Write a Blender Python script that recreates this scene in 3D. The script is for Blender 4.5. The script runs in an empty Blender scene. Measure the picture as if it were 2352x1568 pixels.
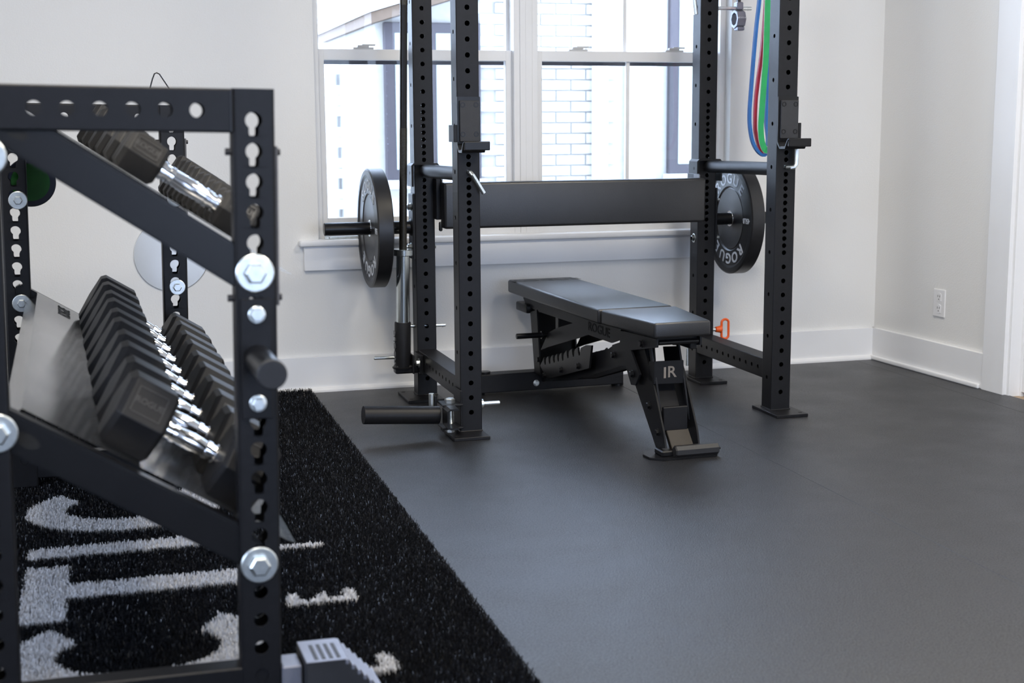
import bpy, bmesh, math, random
import numpy as np
from mathutils import Vector, Matrix
from mathutils.geometry import tessellate_polygon

U = 0.0254            # the scene is laid out in inches; one Blender unit is a metre
S = bpy.context.scene
C = S.collection
PI = math.pi

# ------------------------------------------------------------------ camera, world, lights, exposure
CAM = Vector((-45.264, -175.293, 41.045))
YAW, PITCH, ROLL = 0.2831, 0.1560, -0.0064
def cam_axes():
    f = Vector((math.sin(YAW)*math.cos(PITCH), math.cos(YAW)*math.cos(PITCH), -math.sin(PITCH)))
    r = Vector((math.cos(YAW), -math.sin(YAW), 0)); u = r.cross(f)
    return (r*math.cos(ROLL)+u*math.sin(ROLL), u*math.cos(ROLL)-r*math.sin(ROLL), f)
cr, cu, cf = cam_axes()
cd = bpy.data.cameras.new('camera'); cam = bpy.data.objects.new('camera', cd); C.objects.link(cam)
cd.sensor_width = 36; cd.lens = 36*3159.9/2352; cd.clip_start = 0.05; cd.clip_end = 200
m = Matrix((cr, cu, -cf)).transposed().to_4x4(); m.translation = CAM*U
cam.matrix_world = m
cd.dof.use_dof = True; cd.dof.focus_distance = 178*U; cd.dof.aperture_fstop = 4.2
S.camera = cam

S.view_settings.view_transform = 'Standard'; S.view_settings.look = 'None'
S.view_settings.gamma = 1; S.view_settings.use_curve_mapping = False
S.view_settings.exposure = 0.0

W = bpy.data.worlds.new('overcast_sky'); S.world = W; W.use_nodes = True
bg = W.node_tree.nodes['Background']; bg.inputs[0].default_value = (0.60, 0.73, 1.0, 1); bg.inputs[1].default_value = 10.0

def area(name, loc, size, target, power, col=(1,1,1), portal=False):
    l = bpy.data.lights.new(name, 'AREA'); l.shape = 'RECTANGLE'; l.size = size[0]*U; l.size_y = size[1]*U
    l.energy = power; l.color = col
    if portal: l.cycles.is_portal = True
    o = bpy.data.objects.new(name, l); C.objects.link(o); o.location = Vector(loc)*U
    o.rotation_euler = (Vector(target)-Vector(loc)).to_track_quat('-Z', 'Y').to_euler()
    return o
area('side_window_portal', (-154,-160,59), (79,57), (0,-160,59), 1, portal=True)  # unseen opening in the left wall, added to bring in side fill
area('rear_window_portal', (50,-404,59), (109,73), (50,0,59), 1, portal=True)  # unseen opening behind the camera, added for bluish frontal fill
area('window_portal', (20,44,60), (69,72), (20,0,60), 1, portal=True)
S.cycles.sample_clamp_indirect = 6
S.cycles.max_bounces = 8

# ------------------------------------------------------------------ materials
MATS = {}
def mat(name, col, rough=0.5, metal=0.0, var=0.0, vscale=20.0, bump=0.0, bscale=200.0, spec=0.5, coat=0.0, col2=None, detail=3):
    if name in MATS: return MATS[name]
    M = bpy.data.materials.new(name); M.use_nodes = True; MATS[name] = M
    nt = M.node_tree; b = nt.nodes['Principled BSDF']
    b.inputs['Base Color'].default_value = (*col, 1); b.inputs['Roughness'].default_value = rough
    b.inputs['Metallic'].default_value = metal; b.inputs['Specular IOR Level'].default_value = spec
    b.inputs['Coat Weight'].default_value = coat
    tc = nt.nodes.new('ShaderNodeTexCoord')
    if var > 0 or col2:
        n = nt.nodes.new('ShaderNodeTexNoise'); n.inputs['Scale'].default_value = vscale; n.inputs['Detail'].default_value = detail
        r = nt.nodes.new('ShaderNodeValToRGB'); r.color_ramp.elements[0].position = .3; r.color_ramp.elements[1].position = .7
        c2 = col2 or tuple(min(1, c*(1+var)) for c in col); c1 = col if col2 else tuple(c*(1-var) for c in col)
        r.color_ramp.elements[0].color = (*c1, 1); r.color_ramp.elements[1].color = (*c2, 1)
        nt.links.new(tc.outputs['Object'], n.inputs['Vector']); nt.links.new(n.outputs['Fac'], r.inputs[0])
        nt.links.new(r.outputs[0], b.inputs['Base Color'])
    if bump > 0:
        n2 = nt.nodes.new('ShaderNodeTexNoise'); n2.inputs['Scale'].default_value = bscale; n2.inputs['Detail'].default_value = 2
        bp = nt.nodes.new('ShaderNodeBump'); bp.inputs['Strength'].default_value = bump; bp.inputs['Distance'].default_value = 0.002
        nt.links.new(tc.outputs['Object'], n2.inputs['Vector']); nt.links.new(n2.outputs['Fac'], bp.inputs['Height'])
        nt.links.new(bp.outputs[0], b.inputs['Normal'])
    return M

mat('wall_paint', (0.80,0.80,0.79), 0.85, bump=0.35, bscale=170)
mat('ceiling_paint', (0.86,0.86,0.85), 0.9)
mat('trim_paint', (0.84,0.85,0.87), 0.42, var=0.02, vscale=4)
mat('vinyl', (0.80,0.80,0.80), 0.38, var=0.02, vscale=5)
mat('rubber_floor', (0.0035,0.0038,0.0050), 0.40, spec=0.80, col2=(0.016,0.0165,0.020), vscale=330, bump=0.75, bscale=330, detail=4)
def speckle(M):                       # rubber crumb: the sheen of the floor varies from grain to grain
    nt = M.node_tree; b = nt.nodes['Principled BSDF']; tc = nt.nodes.new('ShaderNodeTexCoord')
    for sc, lo, hi, sock in ((230, .35, 1.25, 'Specular IOR Level'), (5, .37, .44, 'Roughness')):
        n = nt.nodes.new('ShaderNodeTexNoise'); n.inputs['Scale'].default_value = sc; n.inputs['Detail'].default_value = 3
        mr = nt.nodes.new('ShaderNodeMapRange'); mr.inputs[1].default_value = .32; mr.inputs[2].default_value = .68
        mr.inputs[3].default_value = lo; mr.inputs[4].default_value = hi
        nt.links.new(tc.outputs['Object'], n.inputs['Vector']); nt.links.new(n.outputs['Fac'], mr.inputs[0]); nt.links.new(mr.outputs[0], b.inputs[sock])
speckle(MATS['rubber_floor'])
mat('powder', (0.0085,0.0088,0.0108), 0.42, spec=0.26, var=0.12, vscale=60, bump=0.08, bscale=900)
mat('satin_black', (0.006,0.0062,0.0075), 0.32, spec=0.32, var=0.1, vscale=30)
mat('gloss_black', (0.010,0.010,0.011), 0.13, var=0.1, vscale=20)
mat('hole_dark', (0.006,0.006,0.006), 0.8)
mat('vinyl_pad', (0.010,0.0105,0.0125), 0.36, spec=0.75, var=0.15, vscale=14, bump=0.25, bscale=420)
mat('grip_pad', (0.016,0.0165,0.019), 0.45, var=0.1, vscale=60, bump=0.25, bscale=900)
mat('zinc', (0.76,0.80,0.80), 0.34, 1.0, var=0.10, vscale=70)
mat('chrome', (0.74,0.74,0.75), 0.10, 1.0, var=0.05, vscale=40)
mat('knurl', (0.60,0.60,0.60), 0.30, 1.0, bump=0.5, bscale=1500)
mat('steel_sleeve', (0.62,0.66,0.66), 0.20, 1.0, var=0.06, vscale=30)
mat('black_oxide', (0.055,0.052,0.045), 0.33, 0.8, var=0.2, vscale=200)
mat('bumper', (0.010,0.010,0.0115), 0.38, var=0.2, vscale=25)
mat('bumper_face', (0.022,0.022,0.024), 0.30, var=0.2, vscale=12)
mat('print_white', (0.62,0.65,0.70), 0.5, var=0.04, vscale=60)
mat('print_grey', (0.10,0.10,0.11), 0.5, var=0.1, vscale=60)
mat('dumbbell_rubber', (0.009,0.009,0.0105), 0.55, spec=0.4, var=0.15, vscale=40, bump=0.1, bscale=500)
mat('orange', (0.95,0.13,0.015), 0.4, var=0.05, vscale=30)
mat('band_blue', (0.012,0.13,0.42), 0.5, var=0.08, vscale=30)
mat('band_green', (0.012,0.36,0.10), 0.5, var=0.08, vscale=30)
mat('band_red', (0.62,0.030,0.075), 0.5, var=0.08, vscale=30)
mat('latex_edge', (0.70,0.78,0.66), 0.5, var=0.05, vscale=30)
mat('green_disc', (0.008,0.13,0.012), 0.45, var=0.1, vscale=30)
mat('navy_rim', (0.008,0.012,0.030), 0.45, var=0.1, vscale=30)
mat('emboss', (0.030,0.030,0.034), 0.36, var=0.1, vscale=40)
mat('tray_steel', (0.70,0.70,0.70), 0.16, 1.0, var=0.05, vscale=6)
mat('logo_tan', (0.26,0.225,0.19), 0.5, var=0.1, vscale=40)
mat('turf_back', (0.005,0.005,0.006), 0.9, var=0.2, vscale=60)
mat('blade_black', (0.007,0.0075,0.0095), 0.26, col2=(0.016,0.017,0.020), vscale=300)
mat('blade_white', (0.66,0.66,0.67), 0.55, col2=(0.80,0.80,0.82), vscale=200)
mat('aluminium', (0.22,0.23,0.28), 0.40, 0.4, var=0.06, vscale=50)
mat('slot_dark', (0.03,0.03,0.035), 0.5, var=0.1, vscale=50)
mat('foot_side', (0.022,0.023,0.027), 0.5, var=0.2, vscale=20)
mat('brown_rubber', (0.022,0.017,0.012), 0.6, var=0.1, vscale=60)
mat('brick_white', (0.56,0.54,0.515), 0.85, var=0.05, vscale=20, bump=0.3, bscale=80)
mat('mortar', (0.47,0.46,0.44), 0.9, var=0.05, vscale=30)
mat('ext_white', (0.86,0.85,0.83), 0.8, var=0.02, vscale=5)
mat('ext_frame', (0.055,0.048,0.058), 0.5, var=0.05, vscale=20)
mat('ext_glass', (0.50,0.58,0.56), 0.15, var=0.05, vscale=3)
mat('eave_wood', (0.13,0.09,0.062), 0.7, var=0.1, vscale=20)
mat('gravel', (0.62,0.60,0.56), 0.9, var=0.2, vscale=12)
mat('oak_floor', (0.42,0.31,0.21), 0.5, var=0.15, vscale=9)
mat('plastic_white', (0.82,0.82,0.83), 0.32, var=0.01, vscale=20)
mat('lock_grey', (0.55,0.55,0.55), 0.4, var=0.03, vscale=30)
mat('led_panel', (0.9,0.9,0.9), 0.5)

def mirror_mat():
    M = mat('mirror_glass', (0.84,0.85,0.84), 0.22, 0.55, var=0.02, vscale=3); return M
mirror_mat()
def glass(name, refl, tint, rough=0.02, hide=0.0):
    M = bpy.data.materials.new(name); M.use_nodes = True; nt = M.node_tree; MATS[name] = M
    for n in list(nt.nodes): nt.nodes.remove(n)
    out = nt.nodes.new('ShaderNodeOutputMaterial'); tr = nt.nodes.new('ShaderNodeBsdfTransparent'); tr.inputs[0].default_value = (*tint, 1)
    if hide:
        g = nt.nodes.new('ShaderNodeBsdfDiffuse'); g.inputs[0].default_value = (0.10,0.10,0.11,1)
        mx = nt.nodes.new('ShaderNodeMixShader'); mx.inputs[0].default_value = hide
    else:
        g = nt.nodes.new('ShaderNodeBsdfGlossy'); g.inputs['Roughness'].default_value = rough
        mx = nt.nodes.new('ShaderNodeMixShader'); fr = nt.nodes.new('ShaderNodeFresnel'); fr.inputs[0].default_value = refl
        nt.links.new(fr.outputs[0], mx.inputs[0])
    nt.links.new(tr.outputs[0], mx.inputs[1]); nt.links.new(g.outputs[0], mx.inputs[2]); nt.links.new(mx.outputs[0], out.inputs[0])
glass('pane_glass', 1.25, (0.97,0.985,0.98))
glass('screen_mesh', 1.3, (1,1,1), hide=0.16)

# ------------------------------------------------------------------ mesh helpers (all in inches)
def new(): return bmesh.new()
def V(*a): return Vector(a if len(a) > 1 else a[0])
def obj(name, bm, material, parent=None, smooth=False):
    me = bpy.data.meshes.new(name)
    bmesh.ops.scale(bm, vec=(U,U,U), verts=bm.verts)
    if smooth:
        for f in bm.faces: f.smooth = True
        for e in bm.edges:
            if len(e.link_faces) == 2 and e.calc_face_angle(0) > 0.46: e.smooth = False
    bm.to_mesh(me); bm.free()
    me.materials.append(MATS[material])
    o = bpy.data.objects.new(name, me); C.objects.link(o)
    if parent: o.parent = parent
    return o
def tag(o, label=None, cat=None, group=None, kind=None):
    if label: o['label'] = label
    if cat: o['category'] = cat
    if group: o['group'] = group
    if kind: o['kind'] = kind
    return o
def thing(name, label, cat, loc=(0,0,0), rot=(0,0,0), group=None):
    o = bpy.data.objects.new(name, None); C.objects.link(o); o.empty_display_size = 0.05
    o.location = Vector(loc)*U; o.rotation_euler = rot
    return tag(o, label, cat, group)
def join(bm, src, M=None):
    me = bpy.data.meshes.new('t'); src.to_mesh(me); src.free()
    if M is not None: me.transform(M)
    bm.from_mesh(me); bpy.data.meshes.remove(me)
def box(bm, lo, hi, bev=0.0, seg=1, M=None):
    t = bmesh.new(); bmesh.ops.create_cube(t, size=1)
    lo, hi = Vector(lo), Vector(hi)
    for v in t.verts: v.co = Vector([lo[i]+(v.co[i]+.5)*(hi[i]-lo[i]) for i in range(3)])
    if bev: bmesh.ops.bevel(t, geom=t.edges[:], offset=bev, segments=seg, affect='EDGES', profile=.5)
    join(bm, t, M); return bm
def frame_of(d):
    d = Vector(d).normalized(); a = Vector((0,0,1)) if abs(d.z) < .9 else Vector((1,0,0))
    x = a.cross(d).normalized(); return x, d.cross(x), d
def cyl(bm, p0, p1, r, n=20, r2=None, bev=0.0, phase=0.0, caps=True):
    p0, p1 = Vector(p0), Vector(p1); d = p1-p0; L = d.length; x, y, z = frame_of(d)
    r2 = r if r2 is None else r2
    prof = [(0,r),(L,r2)] if not bev else [(0,r-bev),(bev,r),(L-bev,r2),(L,r2-bev)]
    rings = [[bm.verts.new(p0+z*h+(x*math.cos(2*PI*k/n+phase)+y*math.sin(2*PI*k/n+phase))*rr) for k in range(n)] for h, rr in prof]
    for a, b in zip(rings, rings[1:]):
        for k in range(n): bm.faces.new((a[k], a[(k+1)%n], b[(k+1)%n], b[k]))
    if caps: bm.faces.new(rings[0][::-1]); bm.faces.new(rings[-1])
    return bm
def lathe(bm, p0, d, prof, n=32):
    p0 = Vector(p0); x, y, z = frame_of(d)
    rings = [[bm.verts.new(p0+z*h+(x*math.cos(2*PI*k/n)+y*math.sin(2*PI*k/n))*max(r,1e-4)) for k in range(n)] for h, r in prof]
    for a, b in zip(rings, rings[1:]):
        for k in range(n): bm.faces.new((a[k], a[(k+1)%n], b[(k+1)%n], b[k]))
    return bm
def sweep(bm, pts, r, n=10, closed=False, rect=None, up=None):
    pts = [Vector(p) for p in pts]; N = len(pts); rings = []; px = None
    for i, p in enumerate(pts):
        a = pts[(i-1) % N] if (closed or i > 0) else p; b = pts[(i+1) % N] if (closed or i < N-1) else p
        t = (b-a).normalized()
        if up is not None: x = Vector(up).cross(t).normalized()
        elif px is None: x = frame_of(t)[0]
        else: x = (px - t*px.dot(t)).normalized()
        px = x; y = t.cross(x)
        if rect:
            w, h = rect; prof = [(w,h),(-w,h),(-w,-h),(w,-h)]
            rings.append([bm.verts.new(p+x*u+y*v) for u, v in prof])
        else: rings.append([bm.verts.new(p+(x*math.cos(2*PI*k/n)+y*math.sin(2*PI*k/n))*r) for k in range(n)])
    m_ = len(rings[0])
    for i in range(N if closed else N-1):
        a, b = rings[i], rings[(i+1) % N]
        for k in range(m_): bm.faces.new((a[k], a[(k+1)%m_], b[(k+1)%m_], b[k]))
    if not closed: bm.faces.new(rings[0][::-1]); bm.faces.new(rings[-1])
    return bm
def prism(bm, poly, M, t, bev=0.0):
    """polygon in the xy plane of M, extruded by t along its z"""
    tb = bmesh.new()
    a = [tb.verts.new((x,y,0)) for x, y in poly]; b = [tb.verts.new((x,y,t)) for x, y in poly]
    tris = tessellate_polygon([[Vector((x,y,0)) for x, y in poly]])
    for i, j, k in tris:
        tb.faces.new((a[i],a[j],a[k])); tb.faces.new((b[k],b[j],b[i]))
    n = len(poly)
    for i in range(n): tb.faces.new((a[i],a[(i+1)%n],b[(i+1)%n],b[i]))
    bmesh.ops.recalc_face_normals(tb, faces=tb.faces[:])
    bmesh.ops.dissolve_limit(tb, angle_limit=0.01, verts=tb.verts[:], edges=tb.edges[:])
    if bev: bmesh.ops.bevel(tb, geom=[e for e in tb.edges if e.calc_length() > bev*2.5], offset=bev, segments=2, affect='EDGES')
    join(bm, tb, M); return bm
def axes(o, x, y):
    x, y = Vector(x).normalized(), Vector(y).normalized(); z = x.cross(y)
    M = Matrix((x, y, z)).transposed().to_4x4(); M.translation = Vector(o); return M
def circle(r, n=12, cx=0, cy=0, ph=0): return [(cx+r*math.cos(2*PI*k/n+ph), cy+r*math.sin(2*PI*k/n+ph)) for k in range(n)]
def keyhole(r=0.56, r2=0.33, drop=0.80):
    p = [(r*math.cos(a), r*math.sin(a)) for a in np.linspace(-PI/2+.62, 1.5*PI-.62, 16)]
    q = [(r2*math.cos(a), -drop+r2*math.sin(a)) for a in np.linspace(PI, 2*PI, 8)]
    return p+q
def panel(bm, M, w, L, holes, t):
    """sheet of width w (x) and length L (y) in M's plane, outside at z=0, going in by t; holes: (y, outline)"""
    holes = sorted(holes, key=lambda h: h[0]); tb = bmesh.new()
    cuts = [0.0]+[(a[0]+b[0])/2 - (0.0) for a, b in zip(holes, holes[1:])]+[L]
    for i, (y, ol) in enumerate(holes):
        lo, hi = cuts[i], cuts[i+1]
        rect = [(-w/2,lo),(w/2,lo),(w/2,hi),(-w/2,hi)]; hp = [(px, y+py) for px, py in ol]
        pts = rect+hp; vs = [tb.verts.new((x_,y_,0)) for x_, y_ in pts]
        for tri in tessellate_polygon([[Vector((x_,y_,0)) for x_, y_ in rect],[Vector((x_,y_,0)) for x_, y_ in hp]]):
            f = tb.faces.new([vs[k] for k in tri])
            f.normal_update()
            if f.normal.z < 0: f.normal_flip()
        hv = vs[4:]; dv = [tb.verts.new((x_,y_,-t)) for x_, y_ in hp]; n = len(hp)
        for k in range(n): tb.faces.new((hv[k],dv[k],dv[(k+1)%n],hv[(k+1)%n]))
    if not holes:
        tb.faces.new([tb.verts.new(p) for p in ((-w/2,0,0),(w/2,0,0),(w/2,L,0),(-w/2,L,0))])
    join(bm, tb, M); return bm
def tube(bm, o, ax, up, W_, D_, L, front=(), back=(), left=(), right=(), t=0.12, bev=0.12):
    """box section running along up from o; ax = width direction; D_ deep away from the front face"""
    ax, up = Vector(ax).normalized(), Vector(up).normalized(); n = ax.cross(up)   # outward normal of the front face
    o = Vector(o); b = bev
    panel(bm, axes(o, ax, up), W_-2*b, L, front, t)
    panel(bm, axes(o-n*D_, -ax, up), W_-2*b, L, back, t)
    panel(bm, axes(o+ax*W_/2-n*D_/2, -n, up), D_-2*b, L, right, t)
    panel(bm, axes(o-ax*W_/2-n*D_/2, n, up), D_-2*b, L, left, t)
    for sx in (-1,1):                                # small rounded corners
        for c0, sn in ((o, 1), (o-n*D_, -1)):
            c = c0+ax*sx*(W_/2-b)-n*sn*b; ring = []
            for k in range(4):
                a = k*PI/6; d = ax*sx*math.sin(a)*b+n*sn*math.cos(a)*b
                ring.append((bm.verts.new(c+d), bm.verts.new(c+d+up*L)))
            for (p, q), (r_, s) in zip(ring, ring[1:]):
                bm.faces.new((p,q,s,r_) if sx*sn > 0 else (p,r_,s,q))
    for e, fl in ((0,1),(L,0)):                      # end caps
        c = o+up*e; v = [bm.verts.new(c+ax*a*(W_/2-.02)-n*d) for a, d in ((-1,.02),(1,.02),(1,D_-.02),(-1,D_-.02))]
        bm.faces.new(v if not fl else v[::-1])
    return bm
def hexbolt(bm, p, d, r=0.42, h=0.35, washer=0.62, wt=0.08):
    p = Vector(p); d = Vector(d).normalized()
    if washer: lathe(bm, p, d, [(0,0.01),(0,washer),(wt*.6,washer),(wt,washer*.93),(wt,0.01)], 24)
    q = p+d*wt if washer else p
    cyl(bm, q, q+d*h*.8, r, 6); lathe(bm, q+d*h*.8, d, [(0,r*.98),(h*.2,r*.8),(h*.2,0.01)], 6)
    return bm
TXT = {}
def text_poly(s, size, off=0.0, ext=0.0):
    key = (s, size, off, ext)
    if key not in TXT:
        cv = bpy.data.curves.new('t', 'FONT'); cv.body = s; cv.size = size; cv.offset = off; cv.extrude = ext
        cv.align_x = 'CENTER'; cv.align_y = 'CENTER'; cv.resolution_u = 3
        o = bpy.data.objects.new('t', cv); C.objects.link(o); dg = bpy.context.evaluated_depsgraph_get()
        me = bpy.data.meshes.new_from_object(o.evaluated_get(dg)); bpy.data.objects.remove(o); bpy.data.curves.remove(cv)
        TXT[key] = me
    return TXT[key]
def text(bm, s, size, M, off=0.0, ext=0.02, sx=1.0):
    me = text_poly(s, size, off, ext).copy(); me.transform(M @ Matrix.Diagonal((sx,1,1,1))); bm.from_mesh(me); bpy.data.meshes.remove(me)
def copy_tree(o, parent=None):
    c = o.copy(); C.objects.link(c); c.parent = parent
    for ch in list(o.children): copy_tree(ch, c)
    return c

# ------------------------------------------------------------------ the room
rnd = random.Random(4)
YW = 37.0                                  # back wall face
XL, YB, ZC = -150.0, -400.0, 108.0
RS = 0.044                                 # the right wall leans off square a little
CX = 82.9
rw_dir = Vector((RS, -1, 0)).normalized(); rw_in = Vector((-1, -RS, 0)).normalized()
def RWM(s=0, out=0, z=0):                  # x along the wall away from the corner, y up, z into the room
    M = Matrix((rw_dir, Vector((0,0,1)), rw_dir.cross(Vector((0,0,1))))).transposed().to_4x4()
    M.translation = Vector((CX, YW, 0))+rw_dir*s+rw_in*out+Vector((0,0,z)); return M
def rwbox(bm, s0, s1, z0, z1, o0, o1, bev=0.0):
    sg = rw_dir.cross(Vector((0,0,1))).dot(rw_in)
    box(bm, (s0, z0, min(o0*sg,o1*sg)), (s1, z1, max(o0*sg,o1*sg)), bev, 2 if bev else 1, RWM())
WX0, WX1, WZ0, WZ1 = -14.5, 54.5, 23.2, 98.0
def struct(name, bm, m_, **k):
    o = obj(name, bm, m_, None, k.get('smooth', False)); o['kind'] = 'structure'; return o

bm = new(); box(bm, (XL,YB,-4), (120,YW+6,-0.45)); floor = struct('floor', bm, 'rubber_floor')
for a, b in ((-63.9,-16.25),(-16.2,31.44),(31.48,78.64),(78.68,84.6)):
    bm = new(); box(bm, (a, YB, -0.45), (b, YW-0.15 if b < 80 else 36.6, 0.0), 0.03); obj('rubber_mat', bm, 'rubber_floor', floor)
bm = new(); box(bm, (XL,YB,-0.45), (-64.0,YW-0.2,0.0), 0.05); obj('rubber_mat', bm, 'rubber_floor', floor)
bm = new(); box(bm, (84.9,-60,-0.45), (118,30,-0.2)); obj('hall_boards', bm, 'oak_floor', floor)
bm = new(); box(bm, (XL,YB,ZC), (120,YW+6,ZC+4)); struct('ceiling', bm, 'ceiling_paint')
bm = new()
box(bm, (XL,YW,-0.45), (WX0,YW+6,ZC)); box(bm, (WX1,YW,-0.45), (95,YW+6,ZC))
box(bm, (WX0,YW,-0.45), (WX1,YW+6,WZ0)); box(bm, (WX0,YW,WZ1), (WX1,YW+6,ZC)); struct('wall_back', bm, 'wall_paint')
bm = new(); rwbox(bm, 0, 36.2, -0.45, ZC, -4.6, 0); rwbox(bm, 36.2, 70, 84, ZC, -4.6, 0); rwbox(bm, 70, 440, -0.45, ZC, -4.6, 0); struct('wall_right', bm, 'wall_paint')
bm = new(); box(bm, (XL-6,YB,-0.45), (XL,-200,ZC)); box(bm, (XL-6,-120,-0.45), (XL,YW+6,ZC)); box(bm, (XL-6,-200,-0.45), (XL,-120,30)); box(bm, (XL-6,-200,88), (XL,-120,ZC)); struct('wall_left', bm, 'wall_paint')  # window-sized gap added out of view to even out the wall light
bm = new(); box(bm, (XL,YB-6,-0.45), (-5,YB,ZC)); box(bm, (105,YB-6,-0.45), (120,YB,ZC)); box(bm, (-5,YB-6,-0.45), (105,YB,22)); box(bm, (-5,YB-6,96), (105,YB,ZC)); struct('wall_front', bm, 'wall_paint')  # gap added out of view, set off-centre to shape the frontal fill
bm = new(); box(bm, (112,-80,-0.45), (116,40,ZC)); struct('wall_hall', bm, 'wall_paint')
# baseboards with shoe moulding
bm = new(); box(bm, (XL,YW-0.62,0), (CX+.3,YW,5.55), 0.06); bb = struct('baseboard_back', bm, 'trim_paint')
bm = new(); prism(bm, [(0,0),(.62,0),(.60,.3),(.45,.58),(.2,.74),(0,.78)], axes((XL,YW-.62,0),(0,-1,0),(0,0,1)), -(CX-.4-XL)); obj('shoe_moulding', bm, 'trim_paint', bb)
bm = new(); rwbox(bm, 0, 30.9, 0, 5.55, 0, .62, 0.06); bb = struct('baseboard_right', bm, 'trim_paint')
bm = new(); rwbox(bm, .3, 30.4, 0, .76, .6, 1.2, 0.2); obj('shoe_moulding', bm, 'trim_paint', bb)
# door surround in the right wall
bm = new(); rwbox(bm, 30.9, 35.9, 0, 88, 0, .85, 0.05); t1 = struct('trim_1', bm, 'trim_paint')
bm = new(); rwbox(bm, 35.7, 36.5, -0.2, 84, -4.7, .2, 0.04); obj('jamb', bm, 'trim_paint', t1)
bm = new(); rwbox(bm, 36.45, 36.95, -0.2, 84, -3.3, -1.7, 0.04); obj('door_stop', bm, 'trim_paint', t1)
bm = new(); rwbox(bm, 30.9, 75, 84, 89, 0, .85, 0.05); obj('head_casing', bm, 'trim_paint', t1)
bm = new(); rwbox(bm, 70.1, 75, 0, 84, 0, .85, 0.05); obj('far_casing', bm, 'trim_paint', t1)

bm = new(); rwbox(bm, 36.6, 69.9, .5, 83.8, -3.6, -1.8, .05); d1 = struct('door_1', bm, 'trim_paint')
bm = new(); sg_ = rw_dir.cross(Vector((0,0,1))).dot(rw_in); cyl(bm, RWM(66.5,-1.9,37).translation, RWM(66.5,.3,37).translation, .5, 16); lathe(bm, RWM(66.5,.2,37).translation, rw_in, [(0,.5),(.3,1.1),(.9,1.2),(1.4,.8),(1.5,.01)], 24); obj('door_knob', bm, 'zinc', d1, True)
bm = new(); box(bm, (84.9,-75,ZC-2), (118,40,ZC)); box(bm, (84.9,36,-.4), (118,40,ZC)); box(bm, (84.9,-79,-.4), (118,-75,ZC)); struct('wall_hall_ends', bm, 'wall_paint')
# windows -----------------------------------------------------------
def window(name, x0, x1):
    ys, yu = 40.3, 41.9
    bm = new()
    box(bm, (x0,39.2,WZ0), (x0+1.0,43,WZ1), .04); box(bm, (x1-1.0,39.2,WZ0), (x1,43,WZ1), .04)
    box(bm, (x0+.98,39.24,WZ0), (x1-.98,42.96,WZ0+1.5), .04); box(bm, (x0+.98,39.24,WZ1-1), (x1-.98,42.96,WZ1), .04)
    w = struct(name, bm, 'vinyl')
    def sash(zlo, zhi, y, stile, rb, rt, nm):
        b = new(); a0, a1 = x0+.7, x1-.7
        box(b, (a0,y,zlo), (a0+stile,y+1.2,zhi), .06); box(b, (a1-stile,y,zlo), (a1,y+1.2,zhi), .06)
        box(b, (a0+stile-.05,y+.02,zlo), (a1-stile+.05,y+1.2,zlo+rb), .06); box(b, (a0+stile-.05,y+.02,zhi-rt), (a1-stile+.05,y+1.2,zhi), .06)
        s = obj(nm, b, 'vinyl', w)
        b = new(); cx = (x0+x1)/2+.15; box(b, (cx-.3,y+.45,zlo+rb-.05), (cx+.3,y+.95,zhi-rt+.05), .03); obj('muntin', b, 'vinyl', s)
        for p0, p1 in ((a0+stile-.1, cx-.28), (cx+.28, a1-stile+.1)):
            b = new(); box(b, (p0,y+.62,zlo+rb-.1), (p1,y+.72,zhi-rt+.1)); obj('pane', b, 'pane_glass', s)
        return s
    sash(WZ0+1.3, 52.8, ys, 1.35, 2.3, 1.65, 'lower_sash')
    sash(51.6, WZ1-.9, yu, .8, 1.1, 1.6, 'upper_sash')
    for lx in (x0+8.3, x1-8.6):
        b = new(); box(b, (lx-1.6,ys+.1,52.8), (lx+1.6,ys+1.1,53.1), .05); box(b, (lx-.9,ys+.2,53.1), (lx+.9,ys+1.0,53.45), .08)
        box(b, (lx-.2,ys+.25,53.35), (lx+1.9,ys+.55,53.6), .06); obj('sash_lock', b, 'lock_grey', w)
    b = new(); box(b, (x0+1.2,42.75,WZ0+1.6), (x1-1.2,42.78,50.9)); sc = obj('insect_screen', b, 'screen_mesh', w)
    b = new(); box(b, (x0+1.2,42.6,50.6), (x1-1.2,42.95,51.55), .04); obj('screen_rail', b, 'ext_frame', sc)
    return w
window('window_1', -14.5, 18.75)
window('window_2', 20.75, 54.5)
bm = new(); box(bm, (18.7,39.0,WZ0), (20.8,43,WZ1), .08); box(bm, (19.65,38.95,WZ0), (19.72,39.1,WZ1)); struct('trim_2', bm, 'vinyl')
bm = new(); box(bm, (-17.6,35.7,22.75), (57.6,39.4,23.75), .32, 3); struct('trim_3', bm, 'trim_paint', smooth=True)
bm = new(); box(bm, (-16.9,36.25,19.0), (56.9,YW,22.78), .08); struct('trim_4', bm, 'trim_paint')

# outlet on the right wall
o = thing('wall_outlet', 'white duplex electrical outlet plate on the right wall above the baseboard', 'outlet', (0,0,0))
bm = new(); rwbox(bm, 17.0, 20.0, 9.75, 14.25, 0.0, .22, .09); obj('cover_plate', bm, 'plastic_white', o)
for zc in (11.05, 12.95):
    bm = new(); sg = rw_dir.cross(Vector((0,0,1))).dot(rw_in)
    prism(bm, [(max(-.55,min(.55,a*1.5)), b_) for a, b_ in circle(.72, 20)], RWM(18.5, .2, zc), .08*sg); r = obj('receptacle', bm, 'plastic_white', o)
    bm = new(); 
    for dx in (-.25,.25): rwbox(bm, 18.5+dx-.05, 18.5+dx+.05, zc+.02, zc+.36, .27, .295)
    rwbox(bm, 18.42, 18.58, zc-.42, zc-.24, .27, .295); obj('slot', bm, 'slot_dark', r)

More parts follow.
